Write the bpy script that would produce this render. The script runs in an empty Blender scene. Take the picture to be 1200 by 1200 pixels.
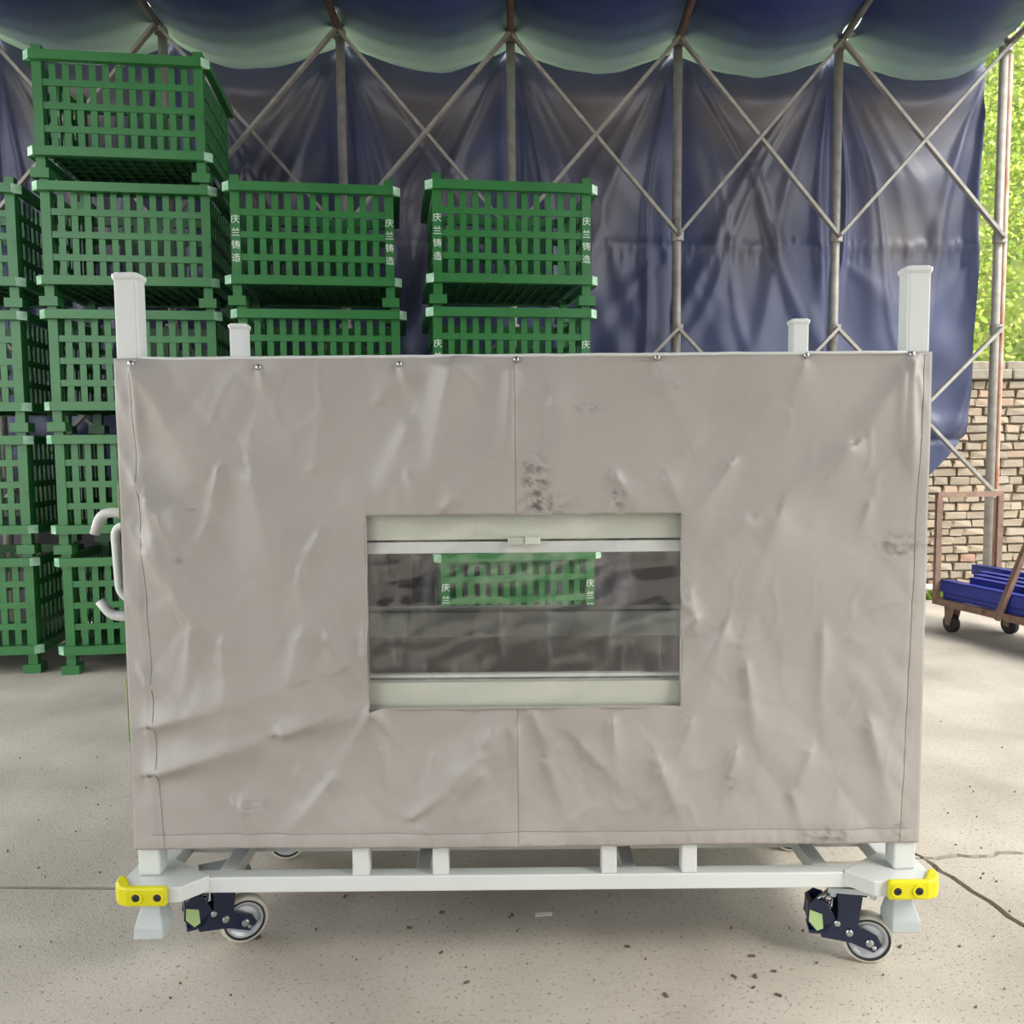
import bpy, bmesh, math, random
import numpy as np
from mathutils import Vector, Matrix, Euler
from mathutils import noise as mnoise

random.seed(7)
SC = bpy.context.scene
COL = SC.collection
PI = math.pi

# ------------------------------------------------------------------ camera
PITCH, ROLL, EYE, FPX = math.radians(4.3), math.radians(0.5), 1.43, 1000.0
_R = Vector((1, 0, 0)); _U = Vector((0, math.sin(PITCH), math.cos(PITCH))); FW = Vector((0, math.cos(PITCH), -math.sin(PITCH)))
RP = _R * math.cos(ROLL) - _U * math.sin(ROLL)
UP = _R * math.sin(ROLL) + _U * math.cos(ROLL)
cam = bpy.data.cameras.new('camera'); cam.sensor_width = 36; cam.lens = 30.0; cam.clip_end = 200
co = bpy.data.objects.new('camera', cam); COL.objects.link(co)
m = Matrix((RP, UP, -FW)).transposed().to_4x4(); m.translation = (0, 0, EYE)
co.matrix_world = m
SC.camera = co

# ------------------------------------------------------------------ world, sun, exposure
w = bpy.data.worlds.new('world'); SC.world = w; w.use_nodes = True
bg = w.node_tree.nodes['Background']; bg.inputs[0].default_value = (0.95, 0.98, 1.0, 1); bg.inputs[1].default_value = 3.0
sun = bpy.data.lights.new('sun', 'SUN'); sun.energy = 3.0; sun.angle = math.radians(25); sun.color = (1, .96, .88)
so = bpy.data.objects.new('sun', sun); COL.objects.link(so)
so.rotation_euler = Vector((-.55, .5, -.75)).to_track_quat('-Z', 'Y').to_euler()
SC.view_settings.view_transform = 'Standard'; SC.view_settings.look = 'None'
SC.view_settings.gamma = 1; SC.view_settings.use_curve_mapping = False
SC.view_settings.exposure = 0.24


def at(px, py, Y):
    """the point of the place that the photograph shows at a pixel, at distance Y"""
    v = FW + RP * ((px - 600) / FPX) + UP * ((600 - py) / FPX)
    k = Y / v.y
    return Vector((v.x * k, Y, EYE + v.z * k))


def fl(px, py, z=0.0):
    v = FW + RP * ((px - 600) / FPX) + UP * ((600 - py) / FPX)
    k = (z - EYE) / v.z
    return Vector((v.x * k, v.y * k, z))


# ------------------------------------------------------------------ materials
def lin(c):
    return tuple(((x / 255) / 12.92 if x / 255 <= .04045 else ((x / 255 + .055) / 1.055) ** 2.4) for x in c) + (1,)


def mat(name, c1, c2=None, rough=.5, metal=0., scale=8., bump=0., bscale=60., detail=6., c3=None, c3pos=.7, c3scale=3., spec=.5, attr=None, attrcol=None, coat=0.):
    M = bpy.data.materials.new(name); M.use_nodes = True
    nt = M.node_tree; N = nt.nodes; L = nt.links
    p = N['Principled BSDF']
    p.inputs['Roughness'].default_value = rough; p.inputs['Metallic'].default_value = metal
    p.inputs['Specular IOR Level'].default_value = spec
    if coat: p.inputs['Coat Weight'].default_value = coat
    tc = N.new('ShaderNodeTexCoord')
    no = N.new('ShaderNodeTexNoise'); no.inputs['Scale'].default_value = scale; no.inputs['Detail'].default_value = detail
    L.new(tc.outputs['Object'], no.inputs['Vector'])
    mx = N.new('ShaderNodeMix'); mx.data_type = 'RGBA'
    mx.inputs[6].default_value = lin(c1); mx.inputs[7].default_value = lin(c2 or c1)
    rm = N.new('ShaderNodeMapRange'); rm.inputs[1].default_value = .3; rm.inputs[2].default_value = .7
    L.new(no.outputs['Fac'], rm.inputs[0]); L.new(rm.outputs[0], mx.inputs[0])
    out = mx.outputs[2]
    if c3:
        n2 = N.new('ShaderNodeTexNoise'); n2.inputs['Scale'].default_value = c3scale; n2.inputs['Detail'].default_value = 8
        n2.inputs['Roughness'].default_value = .7
        L.new(tc.outputs['Object'], n2.inputs['Vector'])
        r2 = N.new('ShaderNodeMapRange'); r2.inputs[1].default_value = c3pos; r2.inputs[2].default_value = c3pos + .08
        L.new(n2.outputs['Fac'], r2.inputs[0])
        m2 = N.new('ShaderNodeMix'); m2.data_type = 'RGBA'; m2.inputs[7].default_value = lin(c3)
        L.new(r2.outputs[0], m2.inputs[0]); L.new(out, m2.inputs[6]); out = m2.outputs[2]
    if attr:
        a = N.new('ShaderNodeAttribute'); a.attribute_name = attr
        m3 = N.new('ShaderNodeMix'); m3.data_type = 'RGBA'; m3.inputs[7].default_value = lin(attrcol)
        L.new(a.outputs['Fac'], m3.inputs[0]); L.new(out, m3.inputs[6]); out = m3.outputs[2]
    L.new(out, p.inputs['Base Color'])
    if bump:
        nb = N.new('ShaderNodeTexNoise'); nb.inputs['Scale'].default_value = bscale; nb.inputs['Detail'].default_value = 5
        L.new(tc.outputs['Object'], nb.inputs['Vector'])
        b = N.new('ShaderNodeBump'); b.inputs['Strength'].default_value = bump; b.inputs['Distance'].default_value = .01
        L.new(nb.outputs['Fac'], b.inputs['Height']); L.new(b.outputs[0], p.inputs['Normal'])
    return M


M = {}
M['concrete'] = mat('concrete', (160, 151, 138), (194, 185, 171), .88, scale=1.6, bump=.28, bscale=150, c3=(112, 102, 88), c3pos=.57, c3scale=75)
M['earth'] = mat('earth', (58, 51, 43), (40, 35, 30), .95, scale=9, bump=.5)
M['green'] = mat('green_paint', (42, 102, 50), (50, 114, 58), .34, scale=5, c3=(32, 84, 40), c3pos=.62, c3scale=7)
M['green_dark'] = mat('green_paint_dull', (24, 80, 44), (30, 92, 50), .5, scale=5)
M['glint'] = mat('green_paint_glint', (104, 166, 120), (196, 226, 202), .3, scale=12)  # pale tone paints in the reflection of the bright shed ends
M['white_letter'] = mat('white_letter_paint', (225, 232, 222), (200, 212, 200), .6, scale=40)
M['white'] = mat('white_powder_coat', (202, 204, 199), (209, 211, 206), .38, scale=3)
M['cream'] = mat('cream_powder_coat', (192, 194, 179), (200, 202, 187), .45, scale=4)
M['greyrail'] = mat('grey_rail_paint', (168, 174, 172), (180, 186, 184), .45, scale=4)
M['yellow'] = mat('yellow_polyurethane', (204, 196, 12), (214, 206, 24), .35, scale=6)
M['navy'] = mat('navy_caster_paint', (18, 28, 54), (26, 36, 64), .3, scale=8)
M['steel'] = mat('zinc_steel', (190, 192, 192), (160, 163, 163), .28, .9, scale=20)
M['hub'] = mat('caster_hub', (178, 182, 182), (196, 198, 198), .35, .35, scale=10)
M['tyre'] = mat('cream_tyre', (205, 200, 184), (190, 184, 168), .5, scale=8)
M['rubber'] = mat('black_rubber', (28, 28, 30), (36, 36, 38), .6)
M['label_green'] = mat('pale_green_label', (164, 190, 120), (178, 200, 140), .5)
M['cloth'] = mat('grey_tarpaulin', (160, 154, 147), (168, 162, 155), .38, scale=3, bump=.06, bscale=400, spec=.4, attr='stain', attrcol=(92, 84, 78))
M['thread'] = mat('grey_thread', (128, 121, 115), (138, 131, 125), .8)
M['innergrey'] = mat('grey_beam_paint', (204, 211, 209), (214, 220, 218), .45)
M['cloth_in'] = mat('grey_tarpaulin_inside', (160, 152, 150), (168, 160, 158), .6, scale=3)
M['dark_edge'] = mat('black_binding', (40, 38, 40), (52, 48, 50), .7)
M['galv'] = mat('galvanised_tube', (136, 132, 124), (162, 158, 149), .5, .2, scale=14, c3=(104, 78, 62), c3pos=.66, c3scale=9)
M['rusty'] = mat('rusty_tube', (118, 92, 80), (146, 118, 100), .75, .1, scale=16, c3=(88, 58, 44), c3pos=.6, c3scale=12)
M['redpaint'] = mat('red_lead_paint', (190, 120, 92), (214, 190, 172), .6, scale=5)
M['bluebeam'] = mat('blue_painted_steel', (36, 48, 132), (44, 58, 150), .4, scale=5)
M['mortar'] = mat('lime_mortar', (150, 138, 118), (120, 108, 90), .95, scale=14, bump=.6, bscale=50)
M['coping'] = mat('weathered_coping', (132, 124, 110), (156, 148, 132), .9, scale=8, bump=.5)
M['paper'] = mat('white_paper', (232, 230, 222), (214, 212, 204), .8)
M['pipe_white'] = mat('white_plastic_pipe', (224, 222, 214), (206, 204, 196), .4)
M['chip'] = mat('dark_wood_chip', (104, 90, 74), (80, 68, 54), .9, scale=30)
M['soil'] = mat('hillside_soil', (92, 104, 54), (118, 128, 60), .95, scale=3)


def brick_mat():
    Mt = mat('old_brick', (180, 167, 147), (156, 143, 124), .92, scale=7, bump=.7, bscale=45, c3=(128, 112, 96), c3pos=.62, c3scale=6)
    nt = Mt.node_tree; p = nt.nodes['Principled BSDF']
    src = p.inputs['Base Color'].links[0].from_socket
    oi = nt.nodes.new('ShaderNodeObjectInfo')
    cr = nt.nodes.new('ShaderNodeValToRGB')
    e = cr.color_ramp.elements
    e[0].position = 0; e[0].color = lin((160, 146, 128)); e[1].position = 1; e[1].color = lin((200, 188, 166))
    for pos, c in ((.25, (178, 164, 143)), (.5, (190, 177, 154)), (.82, (200, 170, 146)), (.88, (190, 138, 118)), (.9, (150, 140, 128))):
        x = e.new(pos); x.color = lin(c)
    nt.links.new(oi.outputs['Random'], cr.inputs[0])
    mx = nt.nodes.new('ShaderNodeMix'); mx.data_type = 'RGBA'; mx.inputs[0].default_value = .6
    nt.links.new(src, mx.inputs[6]); nt.links.new(cr.outputs[0], mx.inputs[7])
    nt.links.new(mx.outputs[2], p.inputs['Base Color'])
    return Mt


M['brick'] = brick_mat()


def pvc_mat(name, c1, c2, dust, rough, transl=0.0, tcol=None):
    """blue PVC sheet: glossy coat, dusty areas (vertex mask), optional light passing through"""
    Mt = mat(name, c1, c2, rough, scale=1.6, bump=.12, bscale=14, attr='dust', attrcol=dust)
    g = Mt.node_tree.nodes.new('ShaderNodeAttribute'); g.attribute_name = 'lower_dark'
    gm = Mt.node_tree.nodes.new('ShaderNodeMix'); gm.data_type = 'RGBA'; gm.inputs[7].default_value = lin((44, 38, 38))  # dark brown mixed in by the vertex mask
    pb = Mt.node_tree.nodes['Principled BSDF']
    Mt.node_tree.links.new(pb.inputs['Base Color'].links[0].from_socket, gm.inputs[6])
    Mt.node_tree.links.new(g.outputs['Fac'], gm.inputs[0]); Mt.node_tree.links.new(gm.outputs[2], pb.inputs['Base Color'])
    if transl:
        nt = Mt.node_tree; p = nt.nodes['Principled BSDF']; out = nt.nodes['Material Output']
        t = nt.nodes.new('ShaderNodeBsdfTranslucent'); t.inputs[0].default_value = lin(tcol)
        ms = nt.nodes.new('ShaderNodeMixShader'); ms.inputs[0].default_value = transl
        nt.links.new(p.outputs[0], ms.inputs[1]); nt.links.new(t.outputs[0], ms.inputs[2])
        nt.links.new(ms.outputs[0], out.inputs[0])
    return Mt


M['pvc'] = pvc_mat('blue_pvc_curtain', (52, 59, 90), (64, 71, 104), (90, 85, 86), .42)
M['roof'] = pvc_mat('blue_pvc_roof', (26, 36, 104), (34, 44, 116), (70, 84, 90), .42, .25, (156, 178, 144))
M['roof_shade'] = mat('added_roof_shade', (44, 56, 118), (52, 64, 128), .5, scale=2)


def leaf_mat():
    Mt = bpy.data.materials.new('leaf_green'); Mt.use_nodes = True
    nt = Mt.node_tree; p = nt.nodes['Principled BSDF']; p.inputs['Roughness'].default_value = .55
    a = nt.nodes.new('ShaderNodeAttribute'); a.attribute_name = 'tone'
    cr = nt.nodes.new('ShaderNodeValToRGB'); e = cr.color_ramp.elements
    e[0].color = lin((104, 132, 62)); e[1].color = lin((234, 230, 132)); x = e.new(.5); x.color = lin((166, 188, 78))
    nt.links.new(a.outputs['Fac'], cr.inputs[0]); nt.links.new(cr.outputs[0], p.inputs['Base Color'])
    t = nt.nodes.new('ShaderNodeBsdfTranslucent'); nt.links.new(cr.outputs[0], t.inputs[0])
    ms = nt.nodes.new('ShaderNodeMixShader'); ms.inputs[0].default_value = .4
    nt.links.new(p.outputs[0], ms.inputs[1]); nt.links.new(t.outputs[0], ms.inputs[2])
    nt.links.new(ms.outputs[0], nt.nodes['Material Output'].inputs[0])
    return Mt


def vinyl_mat():
    Mt = bpy.data.materials.new('clear_vinyl'); Mt.use_nodes = True
    nt = Mt.node_tree; N = nt.nodes; L = nt.links
    tr = N.new('ShaderNodeBsdfTransparent'); tr.inputs[0].default_value = (.97, .97, .96, 1)
    gl = N.new('ShaderNodeBsdfGlossy'); gl.inputs['Roughness'].default_value = .12
    df = N.new('ShaderNodeBsdfDiffuse'); df.inputs[0].default_value = (.8, .8, .78, 1)
    lw = N.new('ShaderNodeLayerWeight'); lw.inputs[0].default_value = .5
    pw = N.new('ShaderNodeMath'); pw.operation = 'POWER'; pw.inputs[1].default_value = 5; L.new(lw.outputs['Facing'], pw.inputs[0])
    fr = N.new('ShaderNodeMath'); fr.operation = 'MULTIPLY_ADD'; fr.inputs[1].default_value = .85; fr.inputs[2].default_value = .06; L.new(pw.outputs[0], fr.inputs[0])
    m1 = N.new('ShaderNodeMixShader'); L.new(fr.outputs[0], m1.inputs[0]); L.new(tr.outputs[0], m1.inputs[1]); L.new(gl.outputs[0], m1.inputs[2])
    tc = N.new('ShaderNodeTexCoord'); mp = N.new('ShaderNodeMapping'); mp.inputs['Rotation'].default_value = (0, -.75, 0); mp.inputs['Scale'].default_value = (1.6, 1, .3)
    L.new(tc.outputs['Object'], mp.inputs[0])
    no = N.new('ShaderNodeTexNoise'); no.inputs['Scale'].default_value = 16; no.inputs['Detail'].default_value = 7; no.inputs['Roughness'].default_value = .65
    L.new(mp.outputs[0], no.inputs['Vector'])
    r = N.new('ShaderNodeMapRange'); r.inputs[1].default_value = .5; r.inputs[2].default_value = .85; r.inputs[3].default_value = .01; r.inputs[4].default_value = .2
    L.new(no.outputs['Fac'], r.inputs[0])
    m2 = N.new('ShaderNodeMixShader'); L.new(r.outputs[0], m2.inputs[0]); L.new(m1.outputs[0], m2.inputs[1]); L.new(df.outputs[0], m2.inputs[2])
    L.new(m2.outputs[0], N['Material Output'].inputs[0])
    return Mt


M['leaf'] = leaf_mat()
M['vinyl'] = vinyl_mat()


# ------------------------------------------------------------------ mesh helpers
class MB:
    """collects shapes and links them as ONE mesh object"""
    def __init__(s):
        s.bm = bmesh.new()

    def box(s, x0, x1, y0, y1, z0, z1, bev=0.0, mat4=None):
        r = bmesh.ops.create_cube(s.bm, size=1)
        vs = r['verts']
        for v in vs:
            v.co = Vector(((x0 + x1) / 2 + v.co.x * (x1 - x0), (y0 + y1) / 2 + v.co.y * (y1 - y0), (z0 + z1) / 2 + v.co.z * (z1 - z0)))
        if bev:
            es = list({e for v in vs for e in v.link_edges})
            g = bmesh.ops.bevel(s.bm, geom=es, offset=bev, segments=1, affect='EDGES')
            vs = list({v for f in g['faces'] for v in f.verts} | {v for v in vs if v.is_valid})
        if mat4:
            bmesh.ops.transform(s.bm, matrix=mat4, verts=vs)
        return s

    def bar(s, a, b, wx, wy, up=(0, 0, 1)):
        """square bar from a to b"""
        a, b = Vector(a), Vector(b); d = (b - a); L = d.length; d.normalize()
        u = Vector(up)
        if abs(u.dot(d)) > .98: u = Vector((0, 1, 0))
        x = d.cross(u).normalized(); y = x.cross(d).normalized()
        m4 = Matrix((x, y, d)).transposed().to_4x4(); m4.translation = (a + b) / 2
        return s.box(-wx / 2, wx / 2, -wy / 2, wy / 2, -L / 2, L / 2, mat4=m4)

    def cyl(s, a, b, r, n=16, r2=None):
        a, b = Vector(a), Vector(b); d = b - a
        g = bmesh.ops.create_cone(s.bm, cap_ends=True, segments=n, radius1=r, radius2=r if r2 is None else r2, depth=d.length)
        q = d.to_track_quat('Z', 'Y').to_matrix().to_4x4(); q.translation = (a + b) / 2
        bmesh.ops.transform(s.bm, matrix=q, verts=g['verts'])
        return s

    def tube(s, pts, r, n=12, round_=0.0):
        """round tube through points with rounded corners"""
        P = [Vector(p) for p in pts]
        if round_:
            Q = [P[0]]
            for i in range(1, len(P) - 1):
                a = (P[i - 1] - P[i]); b = (P[i + 1] - P[i])
                t = min(round_, a.length * .49, b.length * .49)
                p0 = P[i] + a.normalized() * t; p1 = P[i] + b.normalized() * t
                for k in range(7):
                    f = k / 6
                    Q.append(p0 * (1 - f) ** 2 + P[i] * 2 * f * (1 - f) + p1 * f * f)
            Q.append(P[-1]); P = Q
        rings = []
        prev = None
        for i, p in enumerate(P):
            d = (P[min(i + 1, len(P) - 1)] - P[max(i - 1, 0)]).normalized()
            if prev is None:
                u = d.orthogonal().normalized()
            else:
                u = (prev - d * prev.dot(d)).normalized()
            prev = u; v = d.cross(u)
            rings.append([s.bm.verts.new(p + (u * math.cos(2 * PI * k / n) + v * math.sin(2 * PI * k / n)) * r) for k in range(n)])
        for a, b in zip(rings[:-1], rings[1:]):
            for k in range(n):
                s.bm.faces.new((a[k], a[(k + 1) % n], b[(k + 1) % n], b[k]))
        s.bm.faces.new(list(reversed(rings[0]))); s.bm.faces.new(rings[-1])
        return s

    def lathe(s, prof, c, axis, n=28):
        """profile (r, t) turned about axis through c"""
        ax = Vector(axis).normalized(); u = ax.orthogonal().normalized(); v = ax.cross(u); c = Vector(c)
        rings = []
        for r, t in prof:
            if r < 1e-6:
                rings.append([s.bm.verts.new(c + ax * t)])
            else:
                rings.append([s.bm.verts.new(c + ax * t + (u * math.cos(2 * PI * k / n) + v * math.sin(2 * PI * k / n)) * r) for k in range(n)])
        for a, b in zip(rings[:-1], rings[1:]):
            for k in range(n):
                q = []
                for x in (a[k % len(a)], a[(k + 1) % len(a)], b[(k + 1) % len(b)], b[k % len(b)]):
                    if x not in q: q.append(x)
                if len(q) > 2:
                    s.bm.faces.new(q)
        return s

    def prism(s, poly, d):
        """extrude polygon (3-D points) by vector d"""
        d = Vector(d)
        a = [s.bm.verts.new(Vector(p)) for p in poly]; b = [s.bm.verts.new(Vector(p) + d) for p in poly]
        s.bm.faces.new(a); s.bm.faces.new(list(reversed(b)))
        n = len(a)
        for i in range(n):
            s.bm.faces.new((a[i], b[i], b[(i + 1) % n], a[(i + 1) % n]))
        return s

    def build(s, name, mt, parent=None, smooth=False, loc=None, bevel=0.0):
        bmesh.ops.recalc_face_normals(s.bm, faces=s.bm.faces)
        me = bpy.data.meshes.new(name); s.bm.to_mesh(me); s.bm.free()
        return link(name, me, mt, parent, smooth, loc, bevel)


def link(name, me, mt, parent=None, smooth=False, loc=None, bevel=0.0):
    if isinstance(mt, str): mt = M[mt]
    if not me.materials: me.materials.append(mt)
    if smooth:
        me.polygons.foreach_set('use_smooth', [True] * len(me.polygons))
    o = bpy.data.objects.new(name, me); COL.objects.link(o)
    if parent: o.parent = parent
    if loc is not None: o.location = loc
    if bevel:
        b = o.modifiers.new('b', 'BEVEL'); b.width = bevel; b.segments = 2; b.limit_method = 'ANGLE'; b.angle_limit = .6
    return o


def thing(name, label, cat, loc=(0, 0, 0), rz=0., group=None):
    o = bpy.data.objects.new(name, None); COL.objects.link(o); o.empty_display_size = .1
    o.location = loc; o.rotation_euler = (0, 0, rz)
    return tag(o, label, cat, group)


def tag(o, label=None, cat=None, group=None, kind=None):
    if label: o['label'] = label
    if cat: o['category'] = cat
    if group: o['group'] = group
    if kind: o['kind'] = kind
    return o


def copy_tree(o, parent=None):
    c = o.copy(); COL.objects.link(c)
    if parent: c.parent = parent
    for ch in list(o.children): copy_tree(ch, c)
    return c


def grid_mesh(name, X, Y, Z, keep=None, attrs=None):
    """mesh from 2-D arrays of coordinates; keep = mask of cells"""
    n, k = X.shape
    co_ = np.stack([X, Y, Z], -1).reshape(-1, 3)
    idx = np.arange(n * k).reshape(n, k)
    q = np.stack([idx[:-1, :-1], idx[:-1, 1:], idx[1:, 1:], idx[1:, :-1]], -1)
    q = q[keep] if keep is not None else q.reshape(-1, 4)
    used = np.zeros(n * k, bool); used[q.ravel()] = True
    remap = np.cumsum(used) - 1
    me = bpy.data.meshes.new(name)
    me.from_pydata(co_[used].tolist(), [], remap[q].tolist())
    for an, av in (attrs or {}).items():
        a = me.attributes.new(an, 'FLOAT', 'POINT')
        a.data.foreach_set('value', av.reshape(-1)[used].astype(np.float32))
    return me


def fnoise(P, octv=4, H=1.0):
    return mnoise.fractal(Vector(P), H, 2.0, octv)


# ================================================================== SETTING
# ---- floor: four concrete slabs parted by real cracks over a bed of earth
b = MB(); b.box(-30, 40, -20, 60, -.30, -.06)
floor = b.build('floor', 'earth'); tag(floor, kind='structure')


def jag(p, q, n, amp, sd):
    r = random.Random(sd); out = []
    for i in range(n):
        f = i / n
        v = Vector(p).lerp(Vector(q), f); a = amp if i else 0
        out.append(Vector((v.x + r.uniform(-a, a), v.y + r.uniform(-a, a), 0)))
    return out


J = Vector((1.415, 2.86, 0))
west = [Vector((-30, 2.78, 0))] + [fl(0, 1040), fl(150, 1041), Vector((-.6, 2.72, 0)), Vector((.2, 2.76, 0))] + jag((.6, 2.79, 0), J, 6, .012, 3)
east = jag(J, fl(1200, 1000), 9, .014, 4) + jag(fl(1200, 1000), (5, 3.2, 0), 10, .02, 5) + [Vector((40, 3.6, 0))]
south = jag(J, fl(1200, 1085), 9, .012, 6) + jag(fl(1200, 1085), (2.1, 1.2, 0), 10, .03, 7) + [Vector((3, -20, 0))]
north = jag(J, (1.30, 3.12, 0), 6, .012, 8) + jag((1.30, 3.12, 0), (-.2, 4.6, 0), 12, .03, 9) + jag((-.2, 4.6, 0), (-1, 7, 0), 8, .03, 10) + [Vector((-3, 60, 0))]


def slab(poly, gap):
    """poly counter-clockwise; pulled in a little so the crack stays open"""
    P = [Vector((p.x, p.y, 0)) for p in poly]; n = len(P); Q = []
    for i in range(n):
        a = (P[i] - P[i - 1]).normalized(); c = (P[(i + 1) % n] - P[i]).normalized()
        na = Vector((-a.y, a.x, 0)); nc = Vector((-c.y, c.x, 0))
        v = (na + nc); v = v.normalized() if v.length > .2 else na
        Q.append(P[i] + v * gap)
    bb = MB(); bb.prism(list(reversed([p + Vector((0, 0, -.08)) for p in Q])), (0, 0, .08))
    bmesh.ops.triangulate(bb.bm, faces=[f for f in bb.bm.faces if len(f.verts) > 4])
    bb.build('concrete_slab', 'concrete', floor)


# corner order: counter-clockwise seen from above
slab(west + [J] + south[1:] + [Vector((-30, -20, 0))][:1] if False else list(reversed(west + [J] + south[1:] + [Vector((-30, -20, 0))])), .010)
slab(list(reversed(south[::-1] + [p for p in east[1:]] + [Vector((40, -20, 0))])), .012)
slab(list(reversed(west[::-1][:0] + [Vector((-30, 60, 0))] + north[::-1] + west[::-1])), .010)
slab(list(reversed(north[:0] + north + [Vector((40, 60, 0))] + east[::-1][:-1])), .012)

# ---- shed frame of posts and scissor braces along the back
NX = [-5.33, -4.0, -2.66, -1.31, .02, 1.36, 2.68, 4.07]


def wy(x): return 7.0 + .064 * x


ZT, ZM, ZN, ZB = 4.655, 3.125, 2.385, 1.01
frame = thing('shed_frame', 'grey steel shed frame of round posts and crossed scissor braces before the blue curtain', 'shed frame')
for i, x in enumerate(NX):
    b = MB(); b.cyl((x, wy(x), 0), (x, wy(x), ZT + .08), .036, 14)
    b.build('post', 'galv', frame, True)
    for z in (ZT, ZM, ZN, ZB):
        b = MB(); b.cyl((x, wy(x) - .02, z - .035), (x, wy(x) - .02, z + .035), .052, 12)
        b.cyl((x, wy(x) - .12, z), (x, wy(x) - .04, z), .014, 8)
        b.build('clamp', 'galv', frame)
for x0, x1 in zip(NX[:-1], NX[1:]):
    for z0, z1 in ((ZT, ZM), (ZN, ZB)):
        o = .085
        MB().bar((x0, wy(x0) - o, z0), (x1, wy(x1) - o, z1), .024, .05, (0, 1, 0)).build('brace', 'galv', frame)
        MB().bar((x1, wy(x1) - o - .026, z0), (x0, wy(x0) - o - .026, z1), .024, .05, (0, 1, 0)).build('brace', 'galv', frame)
        xm, zm = (x0 + x1) / 2, (z0 + z1) / 2
        MB().cyl((xm, wy(xm) - .13, zm), (xm, wy(xm) - .06, zm), .014, 8).build('pivot_bolt', 'galv', frame)
ROOFS = .11; vmax = 9.0
for i, x in enumerate(NX):
    MB().cyl((x, wy(x), ZT), (x, wy(x) - vmax - .05, ZT + (vmax + .05) * ROOFS), .03, 10).build('rafter', 'rusty' if i in (3, 4, 5) else 'galv', frame, True)
for x0, x1 in zip(NX[:-1], NX[1:]):
    MB().bar((x0, wy(x0) - .06, ZT + .03), (x1, wy(x1) - 1.45, ZT + .03 + 1.4 * ROOFS), .04, .03).build('brace', 'galv', frame)
    MB().bar((x1, wy(x1) - .06, ZT + .03), (x0, wy(x0) - 1.45, ZT + .03 + 1.4 * ROOFS), .04, .03).build('brace', 'galv', frame)
# thin red-and-white painted pipe tied to the end post
x = NX[-1] + .055
MB().cyl((x, wy(x) - .01, 0), (x, wy(x) - .01, ZT - .05), .017, 10).build('painted_pipe', 'redpaint', frame, True)

# ---- blue curtain behind the frame
nx, nz = 620, 230
XL, XR = -5.33, 4.02
u = np.linspace(XL, XR, nx); vv = np.linspace(0, 1, nz)
Ug, Vg = np.meshgrid(u, vv)
zbot = np.clip(.95 + (u - 3.45) / .57 * .55, .03, 1.6)
Zg = ZT + .10 - Vg * (ZT + .10 - zbot[None, :])
D = np.zeros_like(Ug); DU = np.zeros_like(Ug)
rng = np.random.RandomState(5)
for i in range(len(NX) - 1):
    x0, x1 = NX[i], NX[i + 1]; wdt = x1 - x0
    t = np.clip((Ug - x0) / wdt, 0, 1); inb = (Ug >= x0) & (Ug < x1)
    # sag of the top edge between two posts and nested swags below it
    sag = 4 * t * (1 - t)
    depth = (ZT - Zg)
    Q = depth - .30 * sag
    sw = np.exp(-((Q - .12) / .12) ** 2) * .09 * sag + np.exp(-((Q - .52 - .25 * sag) / .2) ** 2) * .05 * sag
    env = np.sin(PI * t) ** .5
    D += np.where(inb, sw + .10 * env * np.exp(-np.maximum(depth, 0) / 2.5), 0) * np.clip(depth * 8 + .2, 0, 1)
    DU += np.where(inb, np.clip(np.exp(-((Q - .28) / .28) ** 2) * sag * 1.0 + .75 * sag ** 2 * np.exp(-((depth - .9 - .5 * sag) / .55) ** 2), 0, 1), 0)
    # folds radiating from the two top corners
    for (cx, sgn) in ((x0, 1), (x1, -1)):
        dx = (Ug - cx) * sgn; dz = np.maximum(depth + .05, .02)
        r = np.sqrt(dx ** 2 + dz ** 2); ang = np.arctan2(dx, dz)
        for _ in range(5):
            a0 = rng.uniform(.04, .62); wd = rng.uniform(.018, .055); am = rng.uniform(.025, .055)
            f = np.exp(-((ang - a0 - .05 * np.sin(r * 2)) / wd) ** 2) * np.minimum(r, 1.6) * am * np.exp(-r / 2.2)
            D += np.where(inb, f, 0)
    # lower tier, below the seam: folds hanging from the middle nodes
    for (cx, sgn) in ((x0, 1), (x1, -1)):
        dx = (Ug - cx) * sgn; dz = (ZM - .02 - Zg)
        msk = inb & (dz > 0)
        r = np.sqrt(dx ** 2 + dz ** 2); ang = np.arctan2(dx, np.maximum(dz, .01))
        for _ in range(3):
            a0 = rng.uniform(.05, .9); wd = rng.uniform(.08, .18); am = rng.uniform(.015, .03)
            f = np.exp(-((ang - a0) / wd) ** 2) * np.minimum(r, 1.2) * am * np.exp(-r / 1.8)
            D += np.where(msk, f, 0)
# puckered seam at the middle nodes and the crease near the foot
puck = np.array([fnoise((x * 9, 0, 0), 4) for x in u])
D += np.exp(-((Zg - ZM + .03 - .03 * puck[None, :]) / .05) ** 2) * (.012 + .018 * np.abs(puck)[None, :])
puck2 = np.array([fnoise((x * 14, 5, 0), 4) for x in u])
D += np.exp(-((Zg - ZM + .12) / .07) ** 2) * .014 * puck2[None, :]
D += -np.exp(-((Zg - 1.47) / .025) ** 2) * .035
D += np.exp(-((Zg - 1.60) / .09) ** 2) * .03
wob = np.array([[mnoise.noise(Vector((x * 1.3, z * 1.1, 3))) + .4 * mnoise.noise(Vector((x * 4, z * 3, 9))) for x in u[::4]] for z in np.linspace(ZT, .9, nz)[::4]])
wob = np.repeat(np.repeat(wob, 4, 0), 4, 1)[:nz, :nx]
k = 9
for ax in (0, 1):
    ker = np.ones(k) / k
    wob = np.apply_along_axis(lambda a: np.convolve(np.pad(a, k // 2, 'edge'), ker, 'valid'), ax, wob)
D += .035 * wob
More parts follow.
